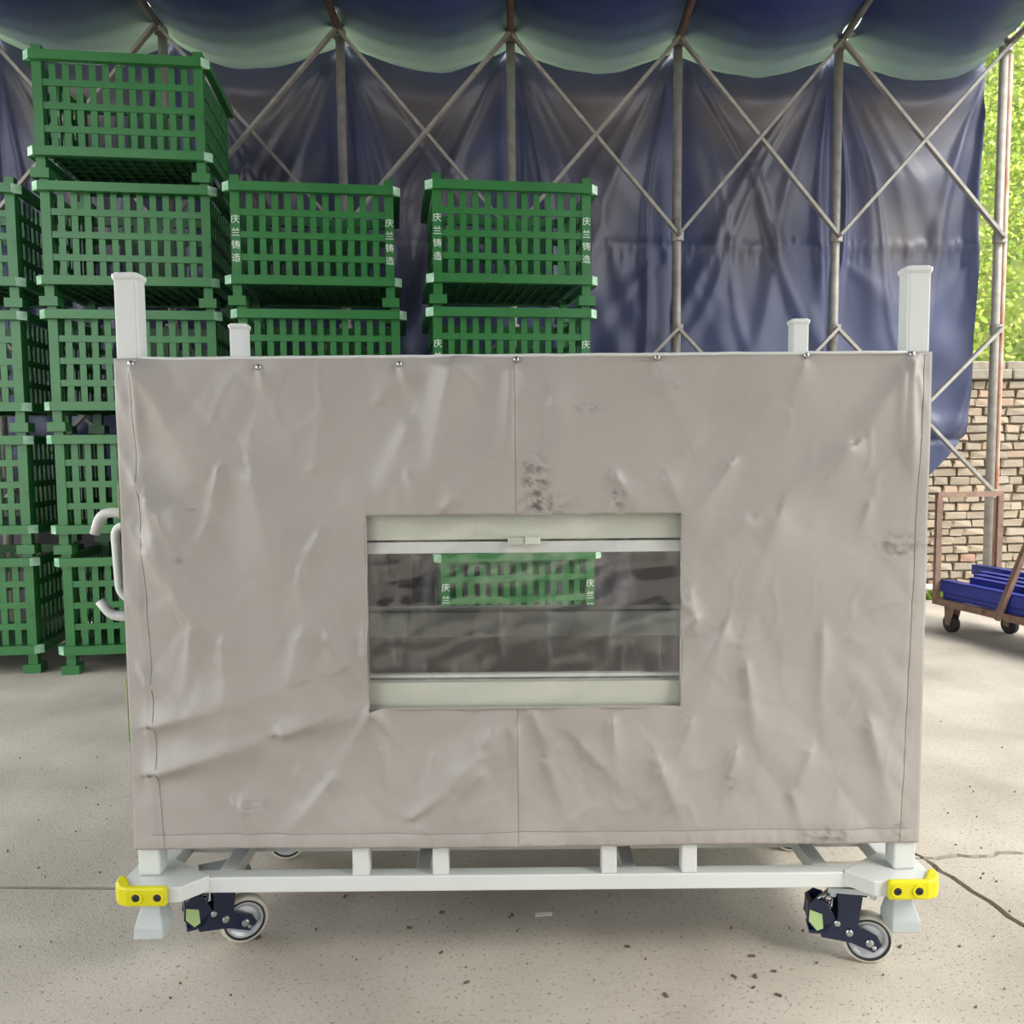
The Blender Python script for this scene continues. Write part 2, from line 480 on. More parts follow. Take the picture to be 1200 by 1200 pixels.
DK = np.clip((1.45 + .35 * wob - Zg) / .35, 0, .9) * np.clip((2.3 - Ug) / .4, 0, 1)  # dark brown towards the foot, fading out to the right
DU = np.clip(DU * (1 + .5 * wob) + .12 * np.clip(wob, 0, 1), 0, .9)
Yg = wy(Ug) + .20 - D * .9
me = grid_mesh('tarpaulin_curtain', Ug - .09 * Vg * np.clip((Ug - 2.68) / 1.34, 0, 1), Yg, Zg, attrs={'dust': DU, 'lower_dark': DK})
o = link('tarpaulin_curtain', me, 'pvc', None, True)
tag(o, 'dark blue folded tarpaulin curtain hanging behind the crossed steel braces', 'tarpaulin')

# ---- roof: sagging blue bays between the rafters, an outer layer added above to shade all but the eave
ceil = bpy.data.objects.new('ceiling', None); COL.objects.link(ceil); tag(ceil, kind='structure')
vs = np.concatenate([np.linspace(-.34, 1.2, 48), np.linspace(1.3, vmax, 40)])
for i, (x0, x1) in enumerate(zip(NX[:-1], NX[1:])):
    us = np.linspace(-1, 1, 49)
    Uu, Vv = np.meshgrid(us, vs)
    Xg = (x0 + x1) / 2 + Uu * ((x1 - x0) / 2 - (.05 if i == len(NX) - 2 else .022))
    sagm = .235 + .12 * np.clip(Vv / 1.2, -.1, 1)
    ns = np.array([[fnoise((a * 2 + i * 7, c * 2.5, 1), 3) for a in us] for c in vs])
    fold = .012 * np.sin(Vv * 26 + 5 * Uu * Uu + i) * np.exp(-np.clip(Vv, 0, 9) / .5) * np.clip(np.abs(Uu) * 5, 0, 1)
    skew = .05 * math.sin(i * 2.3)
    Zr = ZT + .02 + Vv * ROOFS - sagm * (1 - np.abs(Uu) ** 2.0) * (1 + skew * Uu * 3) + .012 * ns + fold
    Yr = wy(Xg) - .02 - Vv
    me = grid_mesh('roof_sheet', Xg, Yr, Zr, attrs={'dust': np.clip(.25 + .3 * ns, 0, .6) * np.exp(-np.clip(Vv, 0, 9))})
    link('roof_sheet', me, 'roof', ceil, True)
    b = MB()
    xa, xb = x0 - .01, x1 + .01
    b.prism([(xa, wy(xa) - .12, ZT + .16), (xb, wy(xb) - .12, ZT + .16), (xb, wy(xb) - vmax, ZT + .16 + vmax * ROOFS), (xa, wy(xa) - vmax, ZT + .16 + vmax * ROOFS)], (0, 0, .012))
    b.build('roof_shade_layer', 'roof_shade', ceil)

# ---- unseen curtain added behind the viewer, its opening sized to control the light
us = np.linspace(-2.66, 4.0, 100); vs2 = np.linspace(0, 1, 24)
Uu, Vv = np.meshgrid(us, vs2)
me = grid_mesh('added_wall_front', Uu, wy(Uu) - vmax + .12 + .06 * np.sin(Uu * 9 + 2 * np.sin(Uu * 2.3)) * Vv, ZT + vmax * ROOFS + .1 - Vv * (ZT + vmax * ROOFS - .5), attrs={'dust': .2 + 0 * Uu})
o = link('added_wall_front', me, 'pvc', None, True); tag(o, kind='structure')

# ---- brick boundary wall beyond the shed, each brick in view its own piece
wall = bpy.data.objects.new('wall_back', None); COL.objects.link(wall); tag(wall, kind='structure')


def by(x): return 7.72 + .064 * x


b = MB(); b.prism([(2.9, by(2.9) + .03, 0), (9, by(9) + .03, 0), (9, by(9) + .25, 0), (2.9, by(2.9) + .25, 0)], (0, 0, 2.02))
b.build('mortar_bed', 'mortar', wall)
rb = random.Random(11); rest = MB(); nbr = 0
brick_meshes = []
for k in range(10):
    bb = MB(); bb.box(-.5, .5, -.5, .5, -.5, .5)
    bmesh.ops.bevel(bb.bm, geom=bb.bm.edges[:], offset=.07, segments=1, affect='EDGES')
    for v in bb.bm.verts: v.co += Vector((rb.uniform(-.05, .05), rb.uniform(-.1, .1), rb.uniform(-.07, .07)))
    bmesh.ops.recalc_face_normals(bb.bm, faces=bb.bm.faces)
    me = bpy.data.meshes.new('brick'); bb.bm.to_mesh(me); bb.bm.free(); me.materials.append(M['brick']); brick_meshes.append(me)
for row in range(25):
    z = .04 + row * .0805
    x = 2.92 + rb.uniform(0, .2)
    while x < 8.9:
        L = rb.choice([.13, .14, .15, .19, .21, .12, .22]) + rb.uniform(-.015, .015)
        h = .064 + rb.uniform(-.007, .006); xc = x + L / 2; pr = rb.uniform(-.016, .012)
        if 3.62 < xc < 5.05 and nbr < 300:
            o = bpy.data.objects.new('brick', rb.choice(brick_meshes)); COL.objects.link(o); o.parent = wall; nbr += 1
            o.location = (xc, by(xc) + .03 + pr, z + rb.uniform(-.005, .005)); o.scale = (L, .1, h)
            o.rotation_euler = (0, rb.uniform(-.03, .03), .064)
        else:
            rest.box(xc - L / 2, xc + L / 2, by(xc) - .02 + pr, by(xc) + .08, z - h / 2, z + h / 2)
        x += L + .014
o = rest.build('brick_rest', 'brick', wall); o['kind'] = 'stuff'
x = 2.92
while x < 8.8:
    L = rb.uniform(.36, .46)
    MB().box(-L / 2, L / 2, -.17, .17, -.045, .045, .01).build('coping_stone', 'coping', wall, loc=(x + L / 2, by(x + L / 2) + .10, 2.07)).rotation_euler = (0, 0, .064)
    if rb.random() < .75:
        MB().box(-L / 2, L / 2, -.11, .11, -.04, .04, .01).build('coping_stone', 'coping', wall, loc=(x + L / 2, by(x + L / 2) + .14, 2.157)).rotation_euler = (0, 0, .064)
    x += L + .012

# ---- overgrown bank behind the wall
ny, nxx = 40, 40
ya = np.linspace(0, 1, ny); xa = np.linspace(2.5, 16, nxx)
Xb, Tb = np.meshgrid(xa, ya)


def bank(xv, t, bump=0.):
    """point of the overgrown slope"""
    y = 8.35 + .064 * xv + t * 4.6; z = 1.2 + 6.2 * t ** .75 + .35 * math.sin(xv * 1.3 + t * 5) * t
    return y - bump, z


Yb = np.zeros_like(Xb); Zb = np.zeros_like(Xb)
for a in range(ny):
    for c in range(nxx):
        Yb[a, c], Zb[a, c] = bank(Xb[a, c], Tb[a, c])
me = grid_mesh('terrain', Xb, Yb, Zb)
o = link('terrain', me, 'soil', None, True); tag(o, kind='structure')
rl = random.Random(3); V = []; Fc = []; T = []
for c in range(2300):
    # clumps of leaves on the slope
    x = rl.uniform(3.6, 11.5); t = rl.uniform(0, 1.02) ; y, z = bank(x, t, rl.uniform(0, .35))
    z += rl.uniform(-.05, .2); base = rl.random()
    for _ in range(rl.randint(14, 24)):
        p = Vector((x + rl.gauss(0, .2), y + rl.gauss(0, .14), z + rl.gauss(0, .16)))
        d = Vector((rl.gauss(0, 1), rl.gauss(-.4, .8), rl.gauss(-.3, .9))).normalized()
        s = d.cross(Vector((rl.gauss(0, 1), rl.gauss(-1, 1), rl.gauss(.5, 1)))).normalized()
        L = rl.uniform(.04, .095); W = L * .36
        n0 = len(V)
        V += [p, p + d * L * .5 + s * W, p + d * L, p + d * L * .5 - s * W]
        Fc.append((n0, n0 + 1, n0 + 2, n0 + 3)); T += [min(1, max(0, base * .7 + rl.uniform(-.15, .4)))] * 4
me = bpy.data.meshes.new('foliage'); me.from_pydata([tuple(v) for v in V], [], Fc)
a = me.attributes.new('tone', 'FLOAT', 'POINT'); a.data.foreach_set('value', T)
o = link('foliage', me, 'leaf'); tag(o, 'bright yellow-green leaves covering the bank above the brick wall', 'foliage', kind='stuff')
# weeds at the foot of the wall
V = []; Fc = []; T = []
for _ in range(420):
    x = rl.uniform(3.3, 4.6); p = Vector((x, by(x) - rl.uniform(.13, .20), 0.0))
    d = Vector((rl.gauss(0, .5), -abs(rl.gauss(.1, .2)), 1)).normalized(); s = d.cross(Vector((rl.gauss(0, 1), 1, 0))).normalized()
    L = rl.uniform(.06, .2); W = .012; n0 = len(V)
    V += [p - s * W, p + s * W, p + d * L + Vector((rl.gauss(0, .03), -.03, 0)) ]
    Fc.append((n0, n0 + 1, n0 + 2)); T += [rl.uniform(0, .3)] * 3
me = bpy.data.meshes.new('weeds'); me.from_pydata([tuple(v) for v in V], [], Fc)
a = me.attributes.new('tone', 'FLOAT', 'POINT'); a.data.foreach_set('value', T)
o = link('weeds', me, 'leaf'); tag(o, 'dark green weeds along the foot of the brick wall', 'weeds', kind='stuff')
b = MB(); b.cyl((2.9, by(2.9) - .24, .13), (3.83, by(3.83) - .24, .13), .028, 12)
for xx in (3.0, 3.7): b.box(xx - .02, xx + .02, by(xx) - .27, by(xx) - .21, 0, .11)
o = b.build('pipe', 'pipe_white', None); tag(o, 'white pipe lying low along the foot of the brick wall', 'pipe')

# ================================================================== GREEN PALLET BOXES
CW, CD, PS = 1.01, .80, .056        # outer width and depth over the posts, post section
RT, RO = .055, .045                 # rail height, rail thickness (outside the posts)


def make_crate():
    root = bpy.data.objects.new('pallet_box', None); COL.objects.link(root)
    for sx in (-1, 1):
        for sy in (-1, 1):
            x, y = sx * (CW / 2 - PS / 2), sy * (CD / 2 - PS / 2)
            h = PS / 2
            MB().box(x - h, x + h, y - h, y + h, .058, .778).build('post', 'green', root)
            b = MB()
            for (xa, xb, ya_, yb_) in ((-.054, .054, -.054, -.033), (-.054, .054, .033, .054), (-.054, -.033, -.033, .033), (.033, .054, -.033, .033)):
                b.box(x + xa, x + xb, y + ya_, y + yb_, 0, .045)
            b.prism([(x - .054, y - .054, .045), (x + .054, y - .054, .045), (x + .054, y + .054, .045), (x - .054, y + .054, .045)], (0, 0, .013))
            b.build('foot', 'green', root)
    hx, hy = CW / 2, CD / 2
    for z in (.13, .70):
        for sy in (-1, 1):
            y0, y1 = sorted((sy * hy, sy * (hy + RO)))
            MB().box(-hx + .0, hx - .0, y0 + .0005 * (sy > 0), y1 - .0005 * (sy < 0), z, z + RT).build('rail', 'green', root)
            for sx in (-1, 1):
                # mitred end closing the corner between two rails, bright reflection painted in
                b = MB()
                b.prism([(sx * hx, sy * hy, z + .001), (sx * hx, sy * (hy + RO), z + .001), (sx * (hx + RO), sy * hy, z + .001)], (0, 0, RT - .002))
                o = b.build('rail_end', 'glint', root); o['label'] = 'corner end of the rail with a reflection painted pale'
        for sx in (-1, 1):
            x0, x1 = sorted((sx * hx, sx * (hx + RO)))
            MB().box(x0, x1, -hy, hy, z, z + RT).build('rail', 'green', root)
    # flat slats: three across in front of upright ones
    z0, z1 = .185, .70
    inx = CW - 2 * PS; iny = CD - 2 * PS
    oz = (z1 - z0 - 3 * .04) / 4
    hs = [z0 + oz * (k + 1) + .04 * k + .02 for k in range(3)]
    hm = MB(); hm.box(-inx / 2, inx / 2, -.003, .003, -.02, .02); hme = None
    n = 11; p = inx / (2 * n + 1)
    for sy in (-1, 1):
        for z in hs:
            if hme is None:
                o = hm.build('cross_slat', 'green', root, loc=(0, sy * (hy - .008), z)); hme = o.data
            else:
                link('cross_slat', hme, 'green', root, loc=(0, sy * (hy - .008), z))
    vme = None
    for sy in (-1, 1):
        for k in range(n):
            x = -inx / 2 + p * (2 * k + 1.5)
            if vme is None:
                o = MB().box(-p / 2, p / 2, -.003, .003, -(z1 - z0) / 2, (z1 - z0) / 2).build('slat', 'green', root); vme = o.data
            else:
                o = link('slat', vme, 'green', root)
            o.location = (x, sy * (hy - .016), (z0 + z1) / 2)
    n = 9; p2 = iny / (2 * n + 1); sme = None; shm = None
    for sx in (-1, 1):
        for z in hs:
            if shm is None:
                o = MB().box(-.003, .003, -iny / 2, iny / 2, -.02, .02).build('cross_slat', 'green', root); shm = o.data
            else: o = link('cross_slat', shm, 'green', root)
            o.location = (sx * (hx - .008), 0, z)
        for k in range(n):
            y = -iny / 2 + p2 * (2 * k + 1.5)
            if sme is None:
                o = MB().box(-.003, .003, -p2 / 2, p2 / 2, -(z1 - z0) / 2, (z1 - z0) / 2).build('slat', 'green', root); sme = o.data
            else: o = link('slat', sme, 'green', root)
            o.location = (sx * (hx - .016), y, (z0 + z1) / 2)
    # floor: sheet on a grid of bars, seen from below
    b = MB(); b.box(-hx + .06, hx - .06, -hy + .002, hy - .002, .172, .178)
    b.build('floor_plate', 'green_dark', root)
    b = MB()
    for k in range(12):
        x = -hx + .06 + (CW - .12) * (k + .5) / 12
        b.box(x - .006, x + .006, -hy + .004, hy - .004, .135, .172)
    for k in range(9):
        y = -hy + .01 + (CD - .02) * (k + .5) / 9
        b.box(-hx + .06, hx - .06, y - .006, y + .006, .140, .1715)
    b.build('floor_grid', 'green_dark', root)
    return root


def text_mesh(ch, size):
    cu = bpy.data.curves.new('t', 'FONT'); cu.body = ch; cu.size = size; cu.align_x = 'CENTER'; cu.align_y = 'CENTER'
    ob = bpy.data.objects.new('t', cu); COL.objects.link(ob)
    dg = bpy.context.evaluated_depsgraph_get(); me = bpy.data.meshes.new_from_object(ob.evaluated_get(dg))
    bpy.data.objects.remove(ob); bpy.data.curves.remove(cu)
    return me


CHARS = [(c, text_mesh(c, .056)) for c in '庆兰铸造']


LET = []
for (c, me_) in CHARS:
    cx = (max(v.co.x for v in me_.vertices) + min(v.co.x for v in me_.vertices)) / 2; cy = (max(v.co.y for v in me_.vertices) + min(v.co.y for v in me_.vertices)) / 2
    for v in me_.vertices: v.co = Vector((v.co.x - cx, 0, v.co.y - cy))
    LET.append(me_)


def letters(root):
    for sx in (-1, 1):
        for me_, z in zip(LET, (.535, .457, .378, .298)):
            link('lettering', me_, 'white_letter', root, loc=(sx * (CW / 2 - PS / 2), -CD / 2 - .0012, z))


YAW = math.radians(8)
ux = Vector((math.cos(YAW), math.sin(YAW), 0)); uy = Vector((-math.sin(YAW), math.cos(YAW), 0))
PIT = .779
proto = make_crate()
first = True
ordn = ['bottom', 'second from floor', 'third from floor', 'fourth from floor', 'topmost']
stacks = [
    # front left corner, number of boxes, words, lettered levels
    ((-4.13, 5.27), 4, 'stack cut off by the photo edge', (), [0, 0, 0, 0]),
    ((-2.925, 5.36), 5, 'five-high stack', (), [.01, .0, -.005, -.015, -.03]),
    ((-1.78, 5.40), 4, 'stack beside the five-high one', (3,), [0, .01, .03, 0]),
    ((-.518, 5.40), 4, 'stack mid photo', (0, 1, 2, 3), [.02, 0, -.005, 0]),
]
for (fx, fy), n, wd, lettered, offs in stacks:
    for lv in range(n):
        r = proto if first else copy_tree(proto)
        r.location = Vector((fx + offs[lv], fy, lv * PIT)) + ux * (CW / 2 + RO) + uy * (CD / 2 + RO)
        r.rotation_euler = (0, 0, YAW + (random.uniform(-.006, .006) if lv else 0))
        o_ = ordn[lv] if lv < n - 1 else 'topmost'
        extra = ' with characters' if lv in lettered else ''
        tag(r, f'green slatted box{extra}, {o_} of the {wd}', 'pallet box', 'stacked green pallet boxes')
        first = False
        if lv == n - 1:                       # nothing stands on it: its post tops stick up above the rail
            for ch in r.children:
                if ch.name.startswith('post'): ch.scale = (1, 1, 1.034); ch.location.z = -.0005
todo = [o for o in COL.objects if o.name.startswith('pallet_box') and o.get('label') and 'characters' in o['label']]
for r in todo: letters(r)

# ================================================================== WHITE CART
XLc, XRc, YF, YR = -1.015, 1.078, 2.22, 3.12          # outer corners; front faces of front and rear posts
YB = YR + .058
PW = .058
cart = thing('rack_cart', 'white tubular steel cart on casters with tall corner posts and yellow bumpers', 'cart', (0, 0, 0))
# posts with flared caps
for (x0, y0) in ((XLc, YF), (XRc - PW, YF), (XLc, YR), (XRc - PW, YR)):
    o = MB().box(x0, x0 + PW, y0, y0 + PW, .288, 1.872).build('corner_post', 'white', cart, bevel=.005)
    cx, cy = x0 + PW / 2, y0 + PW / 2
    b = MB()

    def octo(r, c, z): return [(cx + sx * a, cy + sy * d, z) for sx, sy, a, d in ((1, 1, r, r - c), (1, 1, r - c, r), (-1, 1, r - c, r), (-1, 1, r, r - c), (-1, -1, r, r - c), (-1, -1, r - c, r), (1, -1, r - c, r), (1, -1, r, r - c))]
    b.prism(octo(.0335, .007, 1.874), (0, 0, .008))
    lo = octo(.0292, .004, 1.866); hi = octo(.0335, .007, 1.874)
    A = [b.bm.verts.new(p) for p in lo]; B = [b.bm.verts.new(p) for p in hi]
    for k in range(8): b.bm.faces.new((A[k], A[(k + 1) % 8], B[(k + 1) % 8], B[k]))
    b.prism(octo(.029, .008, 1.882), (0, 0, .004))
    b.build('post_cap', 'white', o)
# base frame
ZR0, ZR1 = .238, .282


def cart_box(name, x0, x1, y0, y1, z0, z1, mt='white', bev=.004, parent=cart):
    return MB().box(x0, x1, y0, y1, z0, z1).build(name, mt, parent, bevel=bev)


for y0 in (YF, YB - .045):
    cart_box('long_rail', XLc + .06, XRc - .06, y0, y0 + .045, ZR0, ZR1)
for x0 in (XLc, XRc - .06):
    cart_box('side_rail', x0, x0 + .06, YF + .045, YB - .045, ZR0, ZR1)
for y0 in (2.445, 2.90):
    cart_box('inner_rail', XLc + .06, XRc - .06, y0, y0 + .05, ZR0 + .004, ZR1 - .004)
for pa, pb, py in ((255, 274, 1023), (953, 972, 1015)):
    for y0, y1 in ((YF + .045, 2.445), (2.95, YB - .045)):
        cart_box('cross_member', fl(pa, py, .28).x, fl(pb, py, .28).x, y0, y1, ZR0 + .002, ZR1 - .001)
for px in (493, 741):
    xx = fl(px, 1018, .30).x
    for y0, y1 in ((YF + .045, 2.445), (2.495, 2.90), (2.95, YB - .045)):
        cart_box('cross_member', xx - .02, xx + .02, y0, y1, ZR0 + .006, ZR1 - .006)
for pa, pb in ((413, 433), (507, 526), (705, 723), (799, 817)):
    x0, x1 = at(pa, 1025, YF).x, at(pb, 1025, YF).x
    cart_box('stub_post', x0, x1, YF + .001, YF + .044, ZR1, .45)
    cart_box('stub_post', x0, x1, YB - .044, YB - .001, ZR1, .45)
# corners: chamfered plate, yellow bumper with two bolts, flared stacking foot
for sx in (-1, 1):
    for sy in (-1, 1):
        X = XLc if sx < 0 else XRc
        Y = YF if sy < 0 else YB
        iy = -sy; ix = -sx     # inward
        P = [(X - ix * .03, Y + iy * .10), (X - ix * .03, Y - iy * .006), (X + ix * .004, Y - iy * .062), (X + ix * .135, Y - iy * .062), (X + ix * .19, Y - iy * .002), (X + ix * .19, Y + iy * .004), (X + ix * .06, Y + iy * .10)]
        b = MB(); b.prism([(p[0], p[1], .246) for p in P], (0, 0, .042))
        o = b.build('corner_bracket', 'white', cart, bevel=.003)
        o2 = o
        # bumper: thick bent yellow block hugging the outer corner
        t = .018
        Q = [(X - ix * .03, Y - iy * .009), (X + ix * .006, Y - iy * .0625), (X + ix * .105, Y - iy * .0625)]
        Qo = [(X + ix * .105, Y - iy * (.0625 + t)), (X + ix * .002, Y - iy * (.0625 + t)), (X - ix * .024, Y - iy * .072), (X - ix * .042, Y - iy * .044), (X - ix * .046, Y - iy * .009)]
        b = MB(); b.prism([(p[0], p[1], .245) for p in Q + Qo], (0, 0, .052))
        o = b.build('bumper', 'yellow', cart, bevel=.006); o['label'] = 'yellow moulded corner bumper'
        for dx in (.020, .076):
            x = X + ix * dx + ix * .008; yb = Y - iy * (.0625 + t)
            b = MB(); b.lathe([(.017, .0), (.0165, .004), (.011, .004), (.010, .001), (0, .001)], (x, yb, .271), (0, -iy, 0), 18); b.build('bolt_seat', 'yellow', o)
            b = MB(); b.lathe([(.0095, 0), (.0095, .0035), (.005, .0045), (.004, .002), (0, .002)], (x, yb, .271), (0, -iy, 0), 12); b.build('bolt', 'rubber', o)
        # foot
        fx = X + ix * .032; fy = Y + iy * .02
        b = MB()
        rs = [(.026, .247), (.026, .200), (.029, .190), (.039, .150), (.040, .120)]
        prev = None
        for r, z in rs:
            ring = [b.bm.verts.new((fx + a * r - ix * (.228 - z) * .05, fy + c * r, z)) for a, c in ((1, 1), (-1, 1), (-1, -1), (1, -1))]
            if prev:
                for k in range(4): b.bm.faces.new((prev[k], prev[(k + 1) % 4], ring[(k + 1) % 4], ring[k]))
            else: b.bm.faces.new(ring)
            prev = ring
        b.bm.faces.new(prev)
        b.build('stacking_foot', 'greyrail', cart, bevel=.004)


# sprung casters
def make_caster(x, y, ang, sz=1.0):
    """part: the navy fork; sub-parts: tyre, hub, plate, bolts, tag. Wheel axis turned by ang"""
    R = .069
    Mx = Matrix.Translation((x, y, 0)) @ Matrix.Rotation(ang, 4, 'Z')

    def fin(mb): bmesh.ops.transform(mb.bm, matrix=Mx, verts=mb.bm.verts[:]); return mb
    # local: rolling along +x, axle along y, wheel centre at (0,0,R), swivel head at (-.06, 0)
    b = MB()
    for s in (-1, 1):
        yy = s * .026
        # swing arm from spring housing to axle
        b.prism([(-.135, yy, .098), (-.125, yy, .072), (-.070, yy, .066), (-.045, yy, .062), (.012, yy, .040), (.034, yy, .062), (.020, yy, .088), (-.02, yy, .104), (-.05, yy, .128), (-.085, yy, .128)], (0, s * .006, 0))
        # upright fork cheek
        b.prism([(-.085, yy + s * .007, .10), (-.035, yy + s * .007, .085), (-.02, yy + s * .007, .205), (-.085, yy + s * .007, .205)], (0, s * .006, 0))
        # spring housing cheek
        b.prism([(-.160, yy + s * .001, .165), (-.165, yy + s * .001, .115), (-.135, yy + s * .001, .082), (-.11, yy + s * .001, .090), (-.09, yy + s * .001, .13), (-.115, yy + s * .001, .175), (-.14, yy + s * .001, .182)], (0, s * .005, 0))
    b.box(-.162, -.150, -.03, .03, .112, .168); b.box(-.158, -.13, -.03, .03, .080, .090)
    b.box(-.10, -.01, -.04, .04, .200, .214)
    fork = fin(b).build('caster', 'navy', cart, bevel=.0015)
    b = MB(); b.lathe([(.058, -.020), (.066, -.019), (R, -.012), (R, .012), (.066, .019), (.058, .020), (.058, -.020)], (0, 0, R), (0, 1, 0), 40)
    fin(b).build('tyre', 'tyre', fork, True)
    b = MB(); b.lathe([(.0585, -.0225), (.054, -.0225), (.053, -.016), (.053, .016), (.054, .0225), (.0585, .0225), (.0585, -.0225)], (0, 0, R), (0, 1, 0), 40)
    fin(b).build('rim', 'rubber', fork)
    b = MB(); b.lathe([(0, -.021), (.016, -.021), (.018, -.017), (.038, -.012), (.047, -.018), (.053, -.018), (.053, .018), (.047, .018), (.038, .012), (.018, .017), (.016, .021), (0, .021)], (0, 0, R), (0, 1, 0), 36)
    fin(b).build('hub', 'hub', fork)
    b = MB(); b.box(-.115, .02, -.055, .055, .2135, .2275)
    for px_ in (-.1, .005):
        for py_ in (-.042, .042): b.cyl((px_, py_, .20), (px_, py_, .2135), .009, 6)
    fin(b).build('top_plate', 'greyrail', fork)
    b = MB()
    for (ax, az, r) in ((0, R, .011), (-.055, .098, .010), (-.085, .118, .009), (.012, .056, .006)):
        b.lathe([(r, 0), (r, .006), (r * .7, .008), (0, .008)], (ax, -.0395 if ax > -.08 and ax < -.02 else -.032, az), (0, -1, 0), 10)
        b.lathe([(r, 0), (r, .006), (r * .7, .008), (0, .008)], (ax, .0395 if ax > -.08 and ax < -.02 else .032, az), (0, 1, 0), 10)
    fin(b).build('axle_bolt', 'steel', fork)
    b = MB()
    pts = [(-.112 + .004 * 0 + .009 * math.cos(k * PI / 4) + .0035 * k / 4 * .35, .009 * math.sin(k * PI / 4), .118 + k * .0016) for k in range(40)]
    b.tube(pts, .003, 6); b.cyl((-.145, 0, .15), (-.10, 0, .192), .008, 10)
    fin(b).build('spring', 'steel', fork, True)
    b = MB(); b.prism([(-.158, -.0335, .150), (-.160, -.0335, .118), (-.138, -.0335, .092), (-.122, -.0335, .10), (-.125, -.0335, .14)], (0, -.0015, 0))
    o = fin(b).build('label_plate', 'label_green', fork); o['label'] = 'pale green sticker on the caster arm'
    return fork


make_caster(-.795, 2.40, math.radians(26))
make_caster(.975, 2.275, math.radians(-10))
make_caster(-.80, 2.905, math.radians(8))
make_caster(.975, 2.93, math.radians(172))
# inside of the cart, seen through the clear window
YI = YF + .012


def zof(py, Y, px=615): return at(px, py, Y).z


b = MB().box(XLc + PW, XRc - PW, YI, YI + .05, zof(632, YI), 1.36); o = b.build('upper_beam', 'cream', cart, bevel=.003); o['label'] = 'cream upper side beam'
b = MB().box(XLc + PW, XRc - PW, YI + .004, YI + .05, zof(648, YI), zof(634.5, YI)); b.build('beam_lip', 'white', cart, bevel=.002)
b = MB(); x0 = at(595, 632, YI).x; x1 = at(614, 632, YI).x; x2 = at(633, 632, YI).x; zc = zof(633.5, YI)
b.box(x0, x1 - .001, YI - .014, YI - .0005, zc - .009, zc + .009); b.box(x1 + .001, x2, YI - .016, YI - .0005, zc - .010, zc + .012, .003)
o = b.build('latch', 'cream', cart)
b = MB().box(XLc + PW, XRc - PW, YI, YI + .05, .69, zof(799, YI)); o = b.build('lower_beam', 'cream', cart, bevel=.003); o['label'] = 'cream lower side beam'
b = MB().box(XLc + PW, XRc - PW, YI + .03, YI + .05, zof(797, YI), zof(793, YI)); b.build('beam_lip', 'white', cart)
YQ = YR - .05
b = MB().box(XLc + PW, XRc - PW, YQ, YQ + .05, zof(746, YQ), zof(717, YQ)); b.build('rear_beam', 'innergrey', cart, bevel=.002)
b = MB().box(XLc + PW, XRc - PW, YQ + .01, YQ + .05, zof(716, YQ), zof(712, YQ)); b.build('beam_lip', 'white', cart)
for px in (550, 674, 796, 430):
    xx = at(px, 730, YQ).x
    MB().box(xx - .012, xx + .012, YQ - .012, YQ - .0005, zof(746, YQ), zof(717, YQ)).build('beam_rib', 'white', cart)
for (y0, y1) in ((YF + .004, YF + .054), (YR + .004, YR + .054)):
    MB().box(XLc + PW, XRc - PW, y0, y1, 1.60, 1.65).build('top_rail', 'white', cart)
    MB().box(XLc + PW, XRc - PW, y0, y1, .45, .51).build('deck_rail', 'white', cart)
for x0 in (XLc + .004, XRc - .054):
    MB().box(x0, x0 + .05, YF + PW, YR, 1.60, 1.65).build('top_rail', 'white', cart)
    MB().box(x0, x0 + .05, YF + PW, YR, .45, .51).build('deck_rail', 'white', cart)
# hooks, grab handle and pouches on the left end
YH = YF + .12


def H(px, py, Y=YH): return at(px, py, Y)


xs = XLc - .004
b = MB(); p = [H(160, 600), H(118, 601), H(111, 626)]; p[0].x = xs
b.tube(p, .0135, 12, .03); b.build('hook', 'white', cart, True)
b = MB(); p = [H(160, 722), H(131, 722), H(117, 704)]; p[0].x = xs
b.tube(p, .0135, 12, .03); b.build('hook', 'white', cart, True)
b = MB(); p = [H(160, 616, YH + .1), H(134, 616, YH + .1), H(141, 699, YH + .1), H(160, 711, YH + .1)]; p[0].x = xs; p[-1].x = xs
b.tube(p, .0125, 12, .035); b.build('grab_handle', 'white', cart, True)
for pa, pb in ((545, 618), (742, 878)):
    z1 = H(148, pa, YF + .2).z; z0 = H(148, pb, YF + .2).z
    o = MB().box(xs - .036, xs - .002, YF + .07, YF + .34, z0, z1).build('side_plate', 'white', cart, bevel=.003)
    MB().box(xs - .039, xs - .0365, YF + .068, YF + .32, z0 + .2 * (z1 - z0), z0 + .72 * (z1 - z0)).build('sticker', 'label_green', o)
b = MB(); p = [at(1090, 540, YF + .2), at(1087, 560, YF + .2), at(1085, 600, YF + .2)]; p = [Vector((XRc + d, YF + .2, q.z)) for d, q in zip((.018, .010, .004), p)]
b.tube(p, .006, 8); b.build('side_cord', 'white', cart, True)

